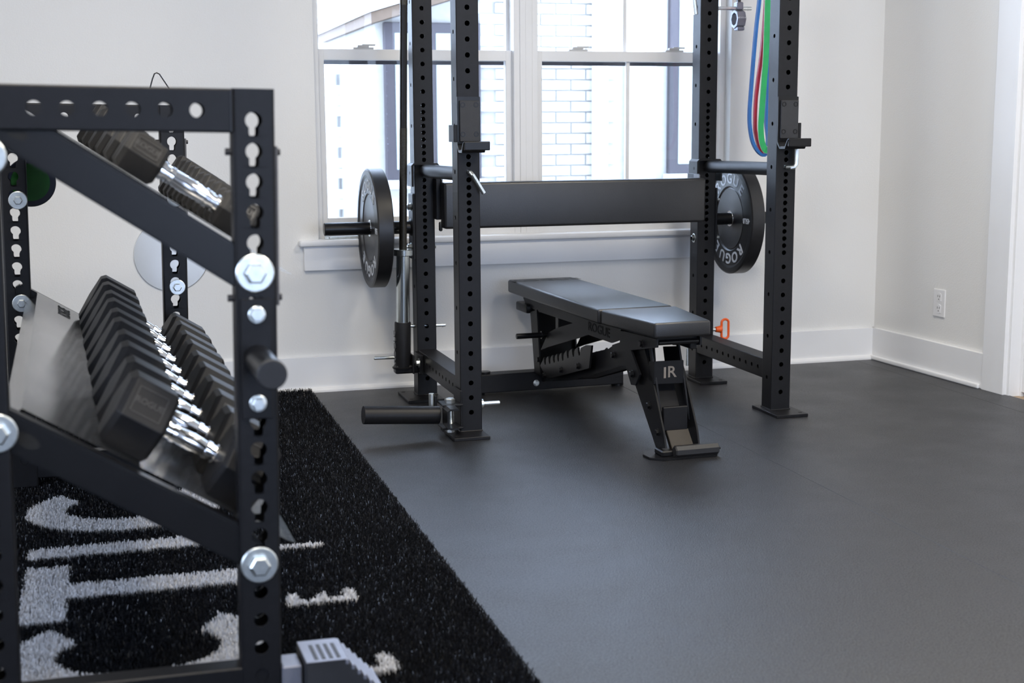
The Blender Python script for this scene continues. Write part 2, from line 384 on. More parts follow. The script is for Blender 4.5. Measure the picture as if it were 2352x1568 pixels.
# round mirror on the back wall
o = thing('round_mirror', 'frameless round mirror on the back wall behind the dumbbell rack', 'mirror', (-36.7,YW,22.1))
bm = new(); lathe(bm, (0,0,0), (0,-1,0), [(0,.01),(0,5.5),(.16,5.5),(.22,5.42),(.22,.01)], 64); obj('glass', bm, 'mirror_glass', o, True)

# ------------------------------------------------------------------ outside
bm = new(); box(bm, (-400,46,-14), (400,900,-8)); tag(obj('ground', bm, 'gravel'), 'pale gravel ground outside the windows', 'ground', kind='structure')
bd = thing('white_brick_building', 'white painted brick building with dark framed windows seen through the glass', 'building', (60,161,-8))
def ext(name, mt, lo, hi, parent=bd, bev=0.0):
    b = new(); box(b, Vector(lo)-Vector((60,161,-8)), Vector(hi)-Vector((60,161,-8)), bev); return obj(name, b, mt, parent)
b_ = new(); prism(b_, [(-41.5,0),(180,0),(180,140),(120,122),(-41.5,73.5)], axes((0,0,0),(1,0,0),(0,0,1)), -90); obj('wall', b_, 'mortar', bd)
ext('downspout', 'ext_white', (73.6,156.9,-8), (77.2,159.6,84), bev=.4)
ext('corner_board', 'ext_white', (83.0,159.6,-8), (91.2,160.9,92))
def bwin(x0, x1, z0, z1):
    f = ext('window', 'ext_frame', (x0,159.3,z0), (x1,162.5,z1), bev=.2)
    ext('pane', 'ext_glass', (x0+2.6,159.1,z0+2.6), ((x0+x1)/2-.8,159.4,z1-2.6), f); ext('pane', 'ext_glass', ((x0+x1)/2+.8,159.1,z0+2.6), (x1-2.6,159.4,z1-2.6), f)
    ext('window_ledge', 'ext_white', (x0-1,158.0,z0-2), (x1+1,160.5,z0), f)
bwin(20.4,44.5,27.8,65.8); bwin(94.8,128,28.2,76)
b_ = new(); prism(b_, [(-44,72.9),(122,122.7),(122,125.2),(-44,75.4)], axes((0,-9,0),(1,0,0),(0,0,1)), -100); e = obj('eave', b_, 'eave_wood', bd)
b_ = new(); prism(b_, [(-45,75.3),(122,125.4),(122,128),(-45,77.9)], axes((0,-10,0),(1,0,0),(0,0,1)), -102); obj('roof', b_, 'ext_white', e)
bme = new(); box(bme, (0,0,0), (7.6,.7,2.35), .08); ob = obj('brick', bme, 'brick_white', bd); brick_mesh = ob.data
first = True
for r in range(30):
    z = 1.5+r*2.68
    x = 45.6 + (4.0 if r % 2 else 0) - 1.0
    while x < 130:
        if not (x+7.6 > 93.6 or (x+7.6 > 83 and x < 91.2) ) and z < 70+(x-20)*.2:
            c = ob if first else ob.copy()
            if not first: C.objects.link(c)
            first = False; c.location = Vector((x-60+rnd.uniform(-.05,.05), 160.35-161+rnd.uniform(-.06,.06), z+8))*U
        x += 7.98
gw = thing('garden_wall', 'low white painted brick wall outside the left window', 'wall', (-30,215,-8))
bm = new(); box(bm, (-60,0,0), (46,8,62)); obj('wall', bm, 'ext_white', gw)
bm = new(); box(bm, (-61,-.8,62), (47,8.8,65), .3); obj('coping', bm, 'ext_white', gw)
bme = new(); box(bme, (0,0,0), (8.6,.5,2.6), .08); b0 = obj('brick', bme, 'ext_white', gw); first = True
for r in range(18):
    for k in range(5):
        if rnd.random() < .45: continue
        c = b0 if first else b0.copy()
        if not first: C.objects.link(c)
        first = False; c.location = Vector((14+k*9+(4.5 if r % 2 else 0)-9, -.45, 20+r*2.9))*U

# ------------------------------------------------------------------ power rack
RWD, RD = 45.8, 26.5
rack = thing('power_rack', 'tall black four post power rack standing in front of the window', 'power rack', (0,0,0))
HZ = [3+2*k for k in range(11)]+[24+k for k in range(21)]+[46+2*k for k in range(22)]
HZS = [5+6*k for k in range(14)]
hc = circle(.345, 12); hs = circle(.30, 10)
def upright(x, y):
    b = new()
    fr = [(z-.25, hc) for z in HZ]; sd = [(z-.25, hs) for z in HZS]
    tube(b, (x,y,.25), (1,0,0), (0,0,1), 3.0, 3.0, 91, front=fr, back=fr, left=sd, right=sd)
    return obj('upright', b, 'powder', rack)
for (x, y, xa, xb) in ((0,0,-3.3,1.6),(RWD,0,43.4,48.3),(0,RD,-3.8,1.7),(RWD,RD,43.5,48.2)):
    upright(x, y)
    b = new(); box(b, (xa,y-3.7,0), (xb,y+4.2,.42), .05)
    bp = obj('base_plate', b, 'powder', rack)
    for hx, hy in ((xa+.7 if x < 1 else xb-.7, y-2.6), (xa+.7 if x < 1 else xb-.7, y+3.4)):
        b = new(); cyl(b, (hx,hy,.38), (hx,hy,.43), .32, 14); obj('bolt_hole', b, 'hole_dark', bp)
    b = new(); sweep(b, [(x-1.52,y-.05,.46),(x+1.52,y-.05,.46)], .1, 6); sweep(b, [(x-1.52,y,.46),(x-1.52,y+3,.46)], .1, 6); obj('weld_bead', b, 'powder', bp)
for x in (0, RWD):
    b = new(); L = RD-3
    hl = [(1.9+2*k, circle(.3,10)) for k in range(11)]
    # box section running back along y; its outer and inner faces carry a row of holes
    tube(b, (x+1.4,RD,6.05), (0,0,1), (0,-1,0), 2.85, 2.8, L, front=hl, back=hl)
    obj('side_crossmember', b, 'powder', rack)
for z0 in (88.0,):                              # top frame
    for a, c in (((0-1.5,0,z0),(RWD+1.5,3,z0+3)),((0-1.5,RD,z0),(RWD+1.5,RD+3,z0+3))):
        b = new(); box(b, (1.5,a[1],z0), (RWD-1.5,c[1],z0+3), .1); obj('top_crossmember', b, 'powder', rack)
    for x in (0,RWD):
        b = new(); box(b, (x-1.5,3,z0), (x+1.5,RD,z0+3), .1); obj('top_side_member', b, 'powder', rack)
b = new(); box(b, (1.5,RD+.4,2.0), (RWD-1.5,RD+2.6,4.0), .1)
b.free()
# padded cross beam between the rear posts
b = new(); box(b, (1.9,21.9,25.95), (43.6,24.6,32.75), .42, 4); pad = obj('padded_beam', b, 'vinyl_pad', rack, True)
b = new(); box(b, (1.62,23.9,25.5), (2.1,24.7,26.9), .2, 2); obj('fabric_fold', b, 'vinyl_pad', pad, True)
b = new(); sweep(b, [(2.12,21.86,26.3),(2.12,21.86,32.4)], .05, 6); obj('stitched_seam', b, 'satin_black', pad)
for sx, a in ((0, 1.3), (1, 43.5)):
    b = new(); box(b, (a,24.5,27.2), (a+.75,RD+2.6,33.3), .08); obj('pad_bracket', b, 'powder', pad)
    b = new(); box(b, (a+.75 if sx == 0 else a-.16,24.0,27.3), (a+.92 if sx == 0 else a,26.2,33.2), .03); obj('bracket_edge', b, 'print_grey', pad)
# plate storage posts, left and right
for sgn, x, xe in ((-1,-1.5,-15.0),(1,RWD+1.5,58.2)):
    b = new(); d = sgn
    box(b, (min(x,x+d*.38),RD+.0,21.2), (max(x,x+d*.38),RD+3.0,31.0), .05); sp = obj('post_mount', b, 'powder', rack)
    b = new(); cyl(b, (x+d*.3,28,25.95), (xe,28,25.95), .97, 36, bev=.1); obj('storage_post', b, 'satin_black', sp, True)
    b = new(); lathe(b, (x+d*.3,28,25.95), (d,0,0), [(0,1.35),(.12,1.3),(.3,1.02)], 28); obj('weld_collar', b, 'powder', sp, True)
    for z in (29.0, 23.0):
        b = new(); hexbolt(b, (x+d*.38,28,z), (d,0,0), .5, .42, .62); cyl(b, (x+d*.3,28,z),(x+d*1.35,28,z), .26, 14)
        obj('mount_bolt', b, 'zinc', sp, True)
        b = new(); hexbolt(b, (x-d*3.0,28,z), (-d,0,0), .42, .35, .58); obj('mount_nut', b, 'zinc', sp, True)
b = new(); hexbolt(b, (44.3,28,23.0), (-1,0,0), .42, .35, .72); obj('flange_bolt', b, 'zinc', rack, True)
# vertical barbell holder on the left crossmember
b = new(); box(b, (-5.4,24.1,4.3), (-1.3,25.9,5.6), .25, 2); box(b, (-2.9,23.6,4.3), (-2.6,26.3,7.1), .06); box(b, (-2.0,22.6,4.4), (-1.41,27,7.2), .06); bh = obj('barbell_holder', b, 'powder', rack)
b = new(); lathe(b, (-4.15,25,5.2), (.02,0,1), [(0,.01),(0,1.22),(6.75,1.22),(6.85,1.18),(6.85,1.04),(.4,1.04)], 36); obj('holder_cup', b, 'powder', bh, True)
b = new(); lathe(b, (-4.15,25,5.05), (0,0,1), [(0,1.1),(0,1.5),(.2,1.55),(.3,1.3)], 36); obj('cup_rim', b, 'powder', bh, True)
b = new(); hexbolt(b, (-2.0,23.3,6.0), (-1,0,0), .4, .4, .72); obj('holder_bolt', b, 'zinc', bh, True)
b = new(); text(b, 'ROGUE', 1.5, axes((-5.36,24.7,8.3), (0,.0,1), (0,1,0)) , .02, .02); obj('holder_lettering', b, 'print_grey', bh)

# bumper plates -----------------------------------------------------
def bumper(label, x0, th, group='black bumper plates on the storage posts'):
    t = thing('bumper_plate', label, 'weight plate', (x0,28,25.95), group=None)
    R_ = 8.86
    prof = [(th*.5,.95),(.34,.98),(.34,4.7),(.30,4.82),(.42,5.0),(.22,5.2),(.22,7.55),(.10,7.75),(0,7.95),(0,8.6),(.16,R_),(th-.16,R_),(th,8.6),(th,7.95),(th-.22,7.6),(th-.22,5.2),(th-.34,4.8),(th-.34,.98),(th*.5,.95)]
    b = new(); lathe(b, (0,0,0), (1,0,0), prof, 96); obj('disc', b, 'bumper', t, True)
    b = new(); lathe(b, (.33,0,0), (1,0,0), [(0,.97),(-.06,1.0),(-.06,1.24),(.02,1.27)], 40); obj('steel_hub', b, 'chrome', t, True)
    for base in (90, -90):
        b = new()
        for k, ch in enumerate('ROGUE'):
            a = math.radians(base + (2-k)*21)     # clockwise, tops outward; seen from the -x side right is -y
            o_ = Vector((.20, -math.cos(a)*6.35, math.sin(a)*6.35)); upv = Vector((0,-math.cos(a),math.sin(a))); rt = Vector((0, -math.sin(a), -math.cos(a)))
            text(b, ch, 2.35, axes(o_, rt, upv), .05, .03, 1.15)
        obj('brand_lettering', b, 'print_white', t)
    for ya in (-1, 1):
        b = new()
        text(b, '45LB', 1.15, axes((.20, ya*6.3, 0), (0, 1 if ya < 0 else -1, 0), (0,0,-1 if ya < 0 else 1)), .025, .03)
        obj('weight_marking', b, 'print_white', t)
    return t
bumper('black rubber bumper plate on the storage post beside the upright barbell', -8.5, 2.35)
bumper('black rubber bumper plate with white lettering on the storage post nearest the wall outlet', 50.2, 2.3)

# barbell standing in its holder --------------------------------------
bar = thing('barbell', 'olympic barbell standing upright in the floor holder beside the rack', 'barbell', (-4.15,25,5.3), (0,.022,0))
b = new(); cyl(b, (0,0,.3), (0,0,16.7), 1.0, 40, bev=.06); obj('sleeve', b, 'steel_sleeve', bar, True)
b = new()
for z in (16.0,): lathe(b, (0,0,z+.7), (0,0,1), [(0,1.0),(0,1.45),(.08,1.5),(.85,1.5),(.95,1.42),(.95,.6)], 40)
obj('sleeve_collar', b, 'steel_sleeve', bar, True)
b = new(); cyl(b, (0,0,17.5), (0,0,35.4), .57, 28); obj('knurled_grip', b, 'black_oxide', bar, True)
b = new(); cyl(b, (0,0,35.4), (0,0,53.0), .54, 28); obj('smooth_shaft', b, 'satin_black', bar, True)
b = new(); cyl(b, (0,0,53.0), (0,0,68), .57, 28); obj('knurled_grip', b, 'black_oxide', bar, True)
b = new(); cyl(b, (0,0,68), (0,0,69), 1.5, 32); cyl(b, (0,0,69), (0,0,85), 1.0, 32); obj('sleeve', b, 'steel_sleeve', bar, True)

# J cups --------------------------------------------------------------
def jcup(x, label, ws):
    t = thing('j_cup', label, 'rack hook', (x,0,0), group='hooks on the front posts')
    b = new(); pr = [(-.02,44.7),(-.30,44.7),(-.30,38.6),(-.9,37.9),(-2.3,37.9),(-3.1,38.9),(-3.35,38.85),(-2.5,37.55),(-.75,37.55),(-.02,38.3)]
    prism(b, pr, axes((-1.55,0,0),(0,1,0),(0,0,1)), 3.1, .05); obj('hook', b, 'satin_black', t)
    b = new(); box(b, (-1.45,-3.45,37.85), (2.0,-3.0,39.0), .12, 2); obj('hook_lip', b, 'satin_black', t)
    b = new(); box(b, (-1.28,-.72,38.95), (1.36,-.28,44.2), .06); pl = obj('plastic_pad', b, 'grip_pad', t)
    for sx in (-.88,.9):
        for z in (39.9,43.65):
            b = new(); lathe(b, (sx,-.72,z), (0,-1,0), [(-.02,.36),(.03,.34),(.03,.2),(-.03,.18),(-.03,.01)], 20); obj('screw', b, 'satin_black', pl, True)
    b = new(); box(b, (min(ws*2.05,ws*1.55),-.3,38.9), (max(ws*2.05,ws*1.55),2.4,41.1), .05); obj('side_wrap', b, 'powder', t)
    b = new(); cyl(b, (0,-.1,43), (0,3.4,43), .3, 14); obj('locating_pin', b, 'zinc', t, True)
    return t
jcup(0, 'black rack hook with bolted plastic facing on the post above the downward bent pin', -1)
jcup(RWD, 'black rack hook with bolted plastic facing on the post in front of the coloured bands', 1)

# safety bars -----------------------------------------------------------
def safety(x, label, bent):
    t = thing('safety_bar', label, 'safety bar', (x,RD,34.4), group='pipe safeties of the power rack')
    b = new(); cyl(b, (0,-1.0,0), (0,-23.5,.25), .95, 36); lathe(b, (0,-1.0,0), (0,1,0), [(0,.95),(.4,.8),(.62,.4),(.68,.01)], 36); obj('pipe', b, 'powder', t, True)
    b = new()
    prism(b, [(-2.15,-2.3),(-2.15,.8),(-1.8,1.15),(1.8,1.15),(2.15,.8),(2.15,-2.3),(1.85,-2.3),(1.85,.72),(1.65,.9),(-1.65,.9),(-1.85,.72),(-1.85,-2.3)], axes((0,-.9,0),(1,0,0),(0,0,1)), -3.2)
    obj('saddle_bracket', b, 'powder', t)
    b = new(); lathe(b, (-2.15,.3,-.3), (-1,0,0), [(.0,.01),(.0,.25),(.015,.25),(.015,.01)], 14); obj('bracket_hole', b, 'hole_dark', t)
    b = new(); yf = -RD
    pts = [(0,yf+2.6,.6),(0,yf-.3,.6),(.05,yf-.75,.55),(.25,yf-.95,.3)] + ([(1.75,yf-1.0,-2.15)] if bent > 0 else [(.45,yf-1.0,.1)])
    if bent > 0: sweep(b, pts, .27, 12)
    else: sweep(b, [(.1,yf+2.6,.55),(.1,yf-.4,.55),(.35,yf-.75,.55),(.8,yf-.85,.6),(1.1,yf-.9,1.0),(1.15,yf-.9,3.2)], .34, 12)
    obj('pull_pin', b, 'zinc', t, True)
    return t
safety(0, 'grey pipe safety with a downward bent chrome pin beside the barbell', 1)
safety(RWD, 'grey pipe safety with an upward bent chrome pin below the hanging bands', -1)

# landmine ---------------------------------------------------------------
lm = thing('landmine_attachment', 'black landmine tube with swivel bolt pinned low on the post beside the turf', 'landmine', (-2.9,.0,.3))
def L_(p): return Vector(p)-Vector((-2.9,0,.3))
b = new(); cyl(b, L_((-14.8,-.8,3.75)), L_((-4.6,-.3,3.0)), 1.2, 36); obj('sleeve_tube', b, 'powder', lm, True)
b = new(); prism(b, [(-1.4,-.2),(-1.4,.9),(-1.1,1.35),(1.1,1.35),(1.4,.9),(1.4,-.2),(1.15,-.2),(1.15,.95),(.95,1.1),(-.95,1.1),(-1.15,.95),(-1.15,-.2)], axes(L_((-3.0,-1.45,3.1)),(0,0,1),(-1,0,0)), 2.9)
b.faces.ensure_lookup_table(); obj('swivel_yoke', b, 'satin_black', lm)
for za in (4.25, 1.15):
    b = new(); box(b, L_((-4.3,-1.6,za)), L_((-1.5,1.6,za+.3)), .1, 2); obj('pivot_plate', b, 'powder', lm)
b = new(); hexbolt(b, L_((-2.95,-.15,4.55)), (0,0,1), .68, .6, 0); cyl(b, L_((-2.95,-.15,.8)), L_((-2.95,-.15,4.6)), .36, 18); cyl(b, L_((-2.95,-.15,.55)), L_((-2.95,-.15,1.1)), .55, 6)
obj('pivot_bolt', b, 'zinc', lm, True)
b = new()
for k in range(8): lathe(b, L_((-2.95,-.15,1.7+k*.13)), (0,0,1), [(0,.37),(.05,.42),(.11,.37)], 18)
obj('bolt_thread', b, 'zinc', lm, True)
b = new(); box(b, L_((-1.75,-1.0,1.0)), L_((-1.5,2.8,6.2)), .06); obj('mount_plate', b, 'powder', lm)
b = new(); cyl(b, L_((-1.5,.9,3.9)), L_((4.2,.9,3.9)), .28, 16, bev=.06); lathe(b, L_((1.5,.9,3.9)), (1,0,0), [(0,.3),(0,.62),(.35,.62),(.42,.4),(.42,.28)], 20); obj('lock_pin', b, 'zinc', lm, True)
b = new(); cyl(b, L_((-5.1,1.6,3.6)), L_((-5.1,1.6,5.6)), .38, 16, bev=.05); obj('hitch_end', b, 'zinc', lm, True)
b = new(); box(b, L_((-4.75,1.2,3.4)), L_((-4.45,2.4,5.3)), .08); obj('tab', b, 'powder', lm)

# pins -------------------------------------------------------------------
def pin(name, label, p0, p1, r=.26):
    t = thing(name, label, 'pin', p0); b = new(); d = Vector(p1)-Vector(p0); cyl(b, (0,0,0), d, r, 16, bev=.07); obj('shank', b, 'zinc', t, True)
    b = new(); q = d*.93; lathe(b, q+Vector((0,0,-r)), (0,0,-1), [(0,.09),(.06,.07),(.08,.01)], 10); obj('detent_ball', b, 'zinc', t, True); return t
pin('detent_pin', 'chrome detent pin through the rear post above the barbell holder bolt', (-3.0,28,10.95), (3.3,28,10.85))
pin('detent_pin', 'long chrome pin lying level behind the barbell holder cup', (-7.6,29.9,5.95), (-1.5,29.9,5.85))
b = new()
hp = thing('hitch_pin', 'orange loop handled hitch pin in the rear post beside the bench seat', 'pin', (47.3,28,8.0))
cyl(b, (-4.0,0,0), (1.2,0,0), .3, 16); obj('shank', b, 'zinc', hp, True)
b = new(); lp = []
for k in range(28):
    a = 2*PI*k/28; lp.append((2.75+.62*math.cos(a), 0, .0+(1.05 if math.sin(a) > 0 else -1.05)+.55*math.sin(a)))
sweep(b, lp, .2, 10, closed=True, up=(0,1,0)); lathe(b, (1.0,0,0), (1,0,0), [(0,.3),(.1,.45),(.5,.5),(.95,.62),(1.2,.4),(1.25,.01)], 18); obj('loop_handle', b, 'orange', hp, True)
pin('detent_pin', 'short chrome pin hanging upright on the rear post behind the bench seat', (43.2,27.4,2.4), (43.2,27.4,5.3))
pin('detent_pin', 'chrome lever pin high on the rear post above the padded beam', (43.7,27.0,57.8), (43.1,27.0,62.0), .34)
cr_ = pin('storage_rod', 'chrome rod sticking out high on the rear post holding a barbell collar', (45.0,28,58.9), (53.6,28,58.95), .3)
cl = thing('barbell_collar', 'grey aluminium barbell collar hanging from the chrome rod', 'collar', (51.4,28,57.6))
b = new(); lathe(b, (-.75,0,-.3), (1,0,0), [(0,1.02),(0,1.45),(.08,1.5),(1.35,1.5),(1.43,1.45),(1.43,1.02),(0,1.02)], 8); obj('ring', b, 'aluminium', cl)
b = new(); box(b, (-.55,-.7,1.1), (.55,.7,2.3), .15); box(b, (-.6,-1.1,-2.1), (.6,.3,-1.5), .12); obj('clamp_arm', b, 'aluminium', cl)
b = new(); box(b, (-.3,-.4,2.2), (.25,.4,2.9), .1); obj('latch', b, 'slot_dark', cl)
b = new(); text(b, 'ROGUE', .42, axes((0,-1.46,-.2), (1,0,0), (0,0,1)), 0, .01); obj('lettering', b, 'print_white', cl)

# resistance bands ---------------------------------------------------------
bp = thing('band_peg', 'black peg high on the rack side that carries the coloured bands', 'peg', (48.5,20,66))
b = new(); cyl(b, (-2.6,0,0), (6,0,0), .8, 24, bev=.1); obj('peg_rod', b, 'powder', bp, True)
def band(label, mt, left, right, y, hx_, hy_, edge=None):
    """left and right strands from the peg down to the lowest point, as (x, z)"""
    t = thing('resistance_band', label, 'resistance band', (52,y,36))
    path = left+right[::-1]
    fine = []
    n = len(path)
    for i in range(n-1):                               # Catmull-Rom through the hand-laid points
        p0, p1, p2, p3 = [Vector(path[max(0,min(n-1,i+k))]) for k in (-1,0,1,2)]
        for j in range(5):
            u = j/5.0; fine.append(.5*((2*p1)+(p2-p0)*u+(2*p0-5*p1+4*p2-p3)*u*u+(3*p1-p0-3*p2+p3)*u**3))
    fine.append(Vector(path[-1]))
    x0, x1 = fine[0].x, fine[-1].x; c = (x0+x1)/2; r = abs(x1-x0)/2
    fine += [Vector((c+(x1-c)*math.cos(a), fine[0].y+.9*math.sin(a))) for a in np.linspace(.35, PI-.35, 6)]
    pts = [(p.x-52, 0, p.y-36) for p in fine]
    b = new(); sweep(b, pts, 0, closed=True, rect=(hx_,hy_), up=(0,1,0)); obj('loop', b, mt, t)
    if edge:
        b = new(); sweep(b, pts, 0, closed=True, rect=(hx_*1.07,hy_*.5), up=(0,1,0)); obj('latex_core', b, edge, t)
    return t
band('blue resistance band hanging in the longest loop around the green band', 'band_blue',
     [(51.75,66),(51.35,59.6),(50.95,55.7),(50.6,51.2),(50.3,46.6),(50.1,42.9),(50.2,40.6),(50.7,38.3),(51.65,36.75),(52.75,36.15)],
     [(53.2,66),(53.4,59.6),(53.3,53.1),(53.05,48.3),(52.95,44.6),(52.95,41.2),(53.3,38.7),(53.2,37.2)], 20.7, .22, .30)
band('wide green resistance band hanging in a loop between blue and red bands', 'band_green',
     [(52.45,66),(52.4,59.6),(52.3,51.3),(52.1,47.9),(51.8,42.9),(51.7,40.3),(52.0,38.1),(52.8,36.9)],
     [(53.6,66),(54.0,59.6),(54.2,51.3),(54.2,45),(54.2,41),(54.0,38.4)], 20.0, .46, .12, 'latex_edge')
band('red resistance band hanging behind the wide green band', 'band_red',
     [(53.0,66),(52.9,59.6),(52.45,52.5),(51.9,47.9),(51.55,44.6),(51.5,41.2),(51.65,39.5),(52.35,37.4),(53.35,36.5)],
     [(53.6,66),(54.0,59.6),(54.4,50),(54.6,44),(54.6,40),(54.2,37.6)], 21.6, .24, .25)

# rod left on the window sill
sr = thing('sill_rod', 'thin silver rod lying on the window sill behind the bumper plate', 'rod', (-12.9,36.9,23.98))
b = new(); cyl(b, (0,0,0), (9,.4,0), .22, 14, bev=.05); obj('rod', b, 'zinc', sr, True)
b = new(); lathe(b, (0,0,0), (-1,-.04,0), [(0,.22),(.1,.3),(.6,.3),(.7,.2),(.7,.01)], 14); obj('rod_tip', b, 'zinc', sr, True)

# ------------------------------------------------------------------ bench
bench = thing('weight_bench', 'black adjustable weight bench set flat inside the power rack', 'bench', (21.5,-20,0), (0,0,.039))
def pad_poly(pts, z0, z1, bev, name):
    b = new(); prism(b, pts, Matrix.Translation((0,0,z0)), z1-z0)
    bmesh.ops.bevel(b, geom=b.edges[:], offset=bev, segments=4, affect='EDGES', profile=.5)
    return obj(name, b, 'vinyl_pad', bench, True)
BXC = .3
pad_poly([(BXC-3.8,-.2),(BXC+3.8,-.2),(BXC+5.6,13.7),(BXC-5.25,13.7)], 15.05, 17.0, .32, 'seat_pad')
bpad = pad_poly([(BXC-5.4,14.3),(BXC+5.4,14.3),(BXC+5.4,52.2),(BXC-5.4,52.2)], 15.0, 17.0, .35, 'back_pad')
b = new(); text(b, 'ROGUE', 2.6, axes((BXC,49.6,17.01), (1,0,0), (0,1,0)), .05, .01, 1.3); obj('pad_lettering', b, 'satin_black', bpad)
def side(name, poly, x, th, mt='powder', mirror=True, bev=.03):
    r = None
    for sx in ((-1,1) if mirror else (-1,)):
        b = new(); xx = x if sx < 0 else 2*BXC-x-th
        prism(b, poly, axes((xx,0,0),(0,1,0),(0,0,1)), th, bev); o_ = obj(name, b, mt, bench); r = r or o_
    return r
lam = [(51.7,14.95),(51.6,14.0),(50.6,13.3),(48.8,12.95),(45.25,12.75),(29.9,12.95),(36.6,11.3),(40.1,10.15),(43.65,6.9),(40.4,7.85),(31.5,10.1),(24.0,12.1),(15.5,12.2),(12.35,13.1),(12.2,14.95)]
lp_ = side('back_frame_plate', lam, -2.7, .3)
b = new(); text(b, 'ROGUE', 1.75, axes((-2.71,19.9,13.35), (0,-1,0), (0,0,1)), .02, .02, 1.35); obj('plate_lettering', b, 'hole_dark', lp_)
b = new(); box(b, (BXC-1.2,15,13.2), (BXC+1.2,50,15.0), .1); obj('back_spine', b, 'satin_black', bench)
# ladder with open notches
ld = [(43.2,4.6),(42.1,5.5)]
ns = [(40.9,5.85),(38.9,6.3),(37.0,6.8),(35.2,7.25),(33.3,7.7),(31.2,8.4),(29.0,8.95),(26.7,9.5)]
for y, z in ns: ld += [(y+.55,z+.35),(y+.38,z-.35),(y+.05,z-.75),(y-.3,z-.65),(y-.38,z+.1),(y-.62,z+.45)]
ld += [(24.2,10.6),(22.0,10.9),(22.9,7.55),(40.1,3.0)]
side('ladder_plate', ld, -2.95, .3, 'satin_black')
side('spine_side', [(24.8,9.4),(12.5,12.4),(12.0,9.75),(32.6,4.1),(45.5,1.6),(45.5,3.4)], -1.7, .2)
b = new(); prism(b, [(24.8,9.3),(14.0,12.0),(13.5,9.6),(32.6,4.2),(45.5,1.7),(45.5,3.3)], axes((-1.6,0,0),(0,1,0),(0,0,1)), 3.8); obj('main_spine', b, 'powder', bench)
side('yoke_strap', [(14.5,14.3),(10.6,14.45),(.8,14.85),(.75,13.8),(8.7,12.6),(14.5,12.9)], .6+2.8-.28, .28, mirror=False)
side('yoke_plate', [(15.0,12.0),(12.4,12.75),(12.1,14.3),(10.6,14.45),(.8,14.85),(.75,13.8),(8.7,12.25),(5.8,9.55),(7.2,7.9),(8.6,7.75),(10.4,9.9),(14.4,9.2)], -2.8, .28, mirror=False)
side('leg_plate', [(10.3,12.2),(6.0,12.9),(3.5,9.3),(0,3.2),(-.6,1.3),(2.2,.8),(8.8,7.6)], -2.1, .25, 'satin_black')
b = new(); prism(b, [(8.5,9.5),(6.0,9.8),(3.6,6.3),(1.6,3.0),(4.0,2.6),(6.4,6.5)], axes((-1.1,0,0),(0,1,0),(0,0,1)), 2.7, .06); obj('leg_channel', b, 'powder', bench)
b = new(); box(b, (-1.4,1.5,3.0), (1.95,2.1,6.0), .08); obj('channel_cover', b, 'powder', bench)
b = new(); prism(b, [(2.6,3.1),(3.4,3.0),(1.4,.6),(.4,.7)], axes((-.95,-1.0,0),(0,1,0),(0,0,1)), 3.0, .05); obj('rubber_step', b, 'brown_rubber', bench)
# R plate
b = new(); prism(b, [(-2.05,8.75),(2.05,8.65),(2.0,11.6),(-2.05,11.65)], axes((0,3.0,0),(1,0,0),(0,0,1)), -.25, .06); rp = obj('logo_plate', b, 'powder', bench)
b = new(); prism(b, [(2.9,8.8),(3.2,8.8),(4.6,9.1),(4.6,11.4),(3.2,11.6),(2.9,11.6)], axes((-2.1,0,0),(0,1,0),(0,0,1)), .2, .03); obj('plate_return', b, 'powder', rp)
b = new(); text(b, 'R', 2.0, axes((.35,2.98,10.15), (1,0,0), (0,0,1)), .03, .01, 1.05); box(b, (-.75,2.96,9.45), (-.45,3.0,10.85)); obj('logo_mark', b, 'logo_tan', rp)
for sx in (-1.75, 2.1):
    b = new(); sweep(b, [(sx-.3,4.3,13.4),(sx,3.1,8.7),(sx+.3,2.2,4.1)], 0, rect=(.12,.32), up=(0,1,0)); obj('lift_bar', b, 'powder', bench)
b = new(); box(b, (-2.6,1.6,14.1), (3.2,10,15.06), .1); box(b, (2.2,1.6,13.2), (3.2,9,14.2), .1); obj('seat_bracket', b, 'satin_black', bench)
b = new(); cyl(b, (-2.4,1.1,14.3), (3.0,1.1,14.3), .3, 16); obj('seat_pivot', b, 'satin_black', bench, True)
# front foot
b = new(); prism(b, [(-4.3,1.2),(-3.6,2.8),(4.2,2.8),(4.9,1.4),(4.6,-1.6),(-2.8,-1.8),(-4.2,-.6)], Matrix.Translation((0,0,0)), .3, .05); obj('foot_plate', b, 'satin_black', bench)
b = new(); cyl(b, (-1.2,-1.3,.95), (4.75,-1.3,.95), .78, 8, bev=.15, phase=PI/8); obj('foot_roller', b, 'grip_pad', bench)
b = new(); cyl(b, (4.6,-1.3,.95), (5.1,-1.3,.95), .4, 8, r2=.15); obj('roller_cap', b, 'satin_black', bench)
b = new(); box(b, (-2.6,-.9,.25), (-1.0,1.6,1.0), .15); box(b, (1.6,-.5,.25), (2.6,1.8,1.2), .15); obj('foot_bracket', b, 'satin_black', bench)
# rear base and post
b = new(); box(b, (-12.1,45.6,.35), (12.0,48.4,3.2), .12); rb = obj('rear_base', b, 'powder', bench)
for ex_ in (-11.7, 11.5):
    b = new(); cyl(b, (ex_,47,0), (ex_,47,.4), 1.0, 18); obj('rubber_foot', b, 'satin_black', rb)
b = new(); cyl(b, (-10.6,47.2,3.15), (-10.6,47.2,3.5), .9, 18); obj('top_bumper', b, 'satin_black', rb, True)
side('rear_post_plate', [(47.9,12.3),(44.9,13.0),(43.3,3.0),(46.0,3.0)], -2.85, .25)
b = new(); box(b, (-2.6,44.9,3.0), (3.2,45.2,12.6)); obj('post_web', b, 'satin_black', bench)
b = new(); box(b, (-2.2,37.0,10.6), (2.8,38.4,13.1), .15); obj('cross_tie', b, 'satin_black', bench)
b = new(); box(b, (-3.4,48.2,12.0), (4.0,53.3,13.4), .25, 2); obj('rear_handle', b, 'satin_black', bench, True)
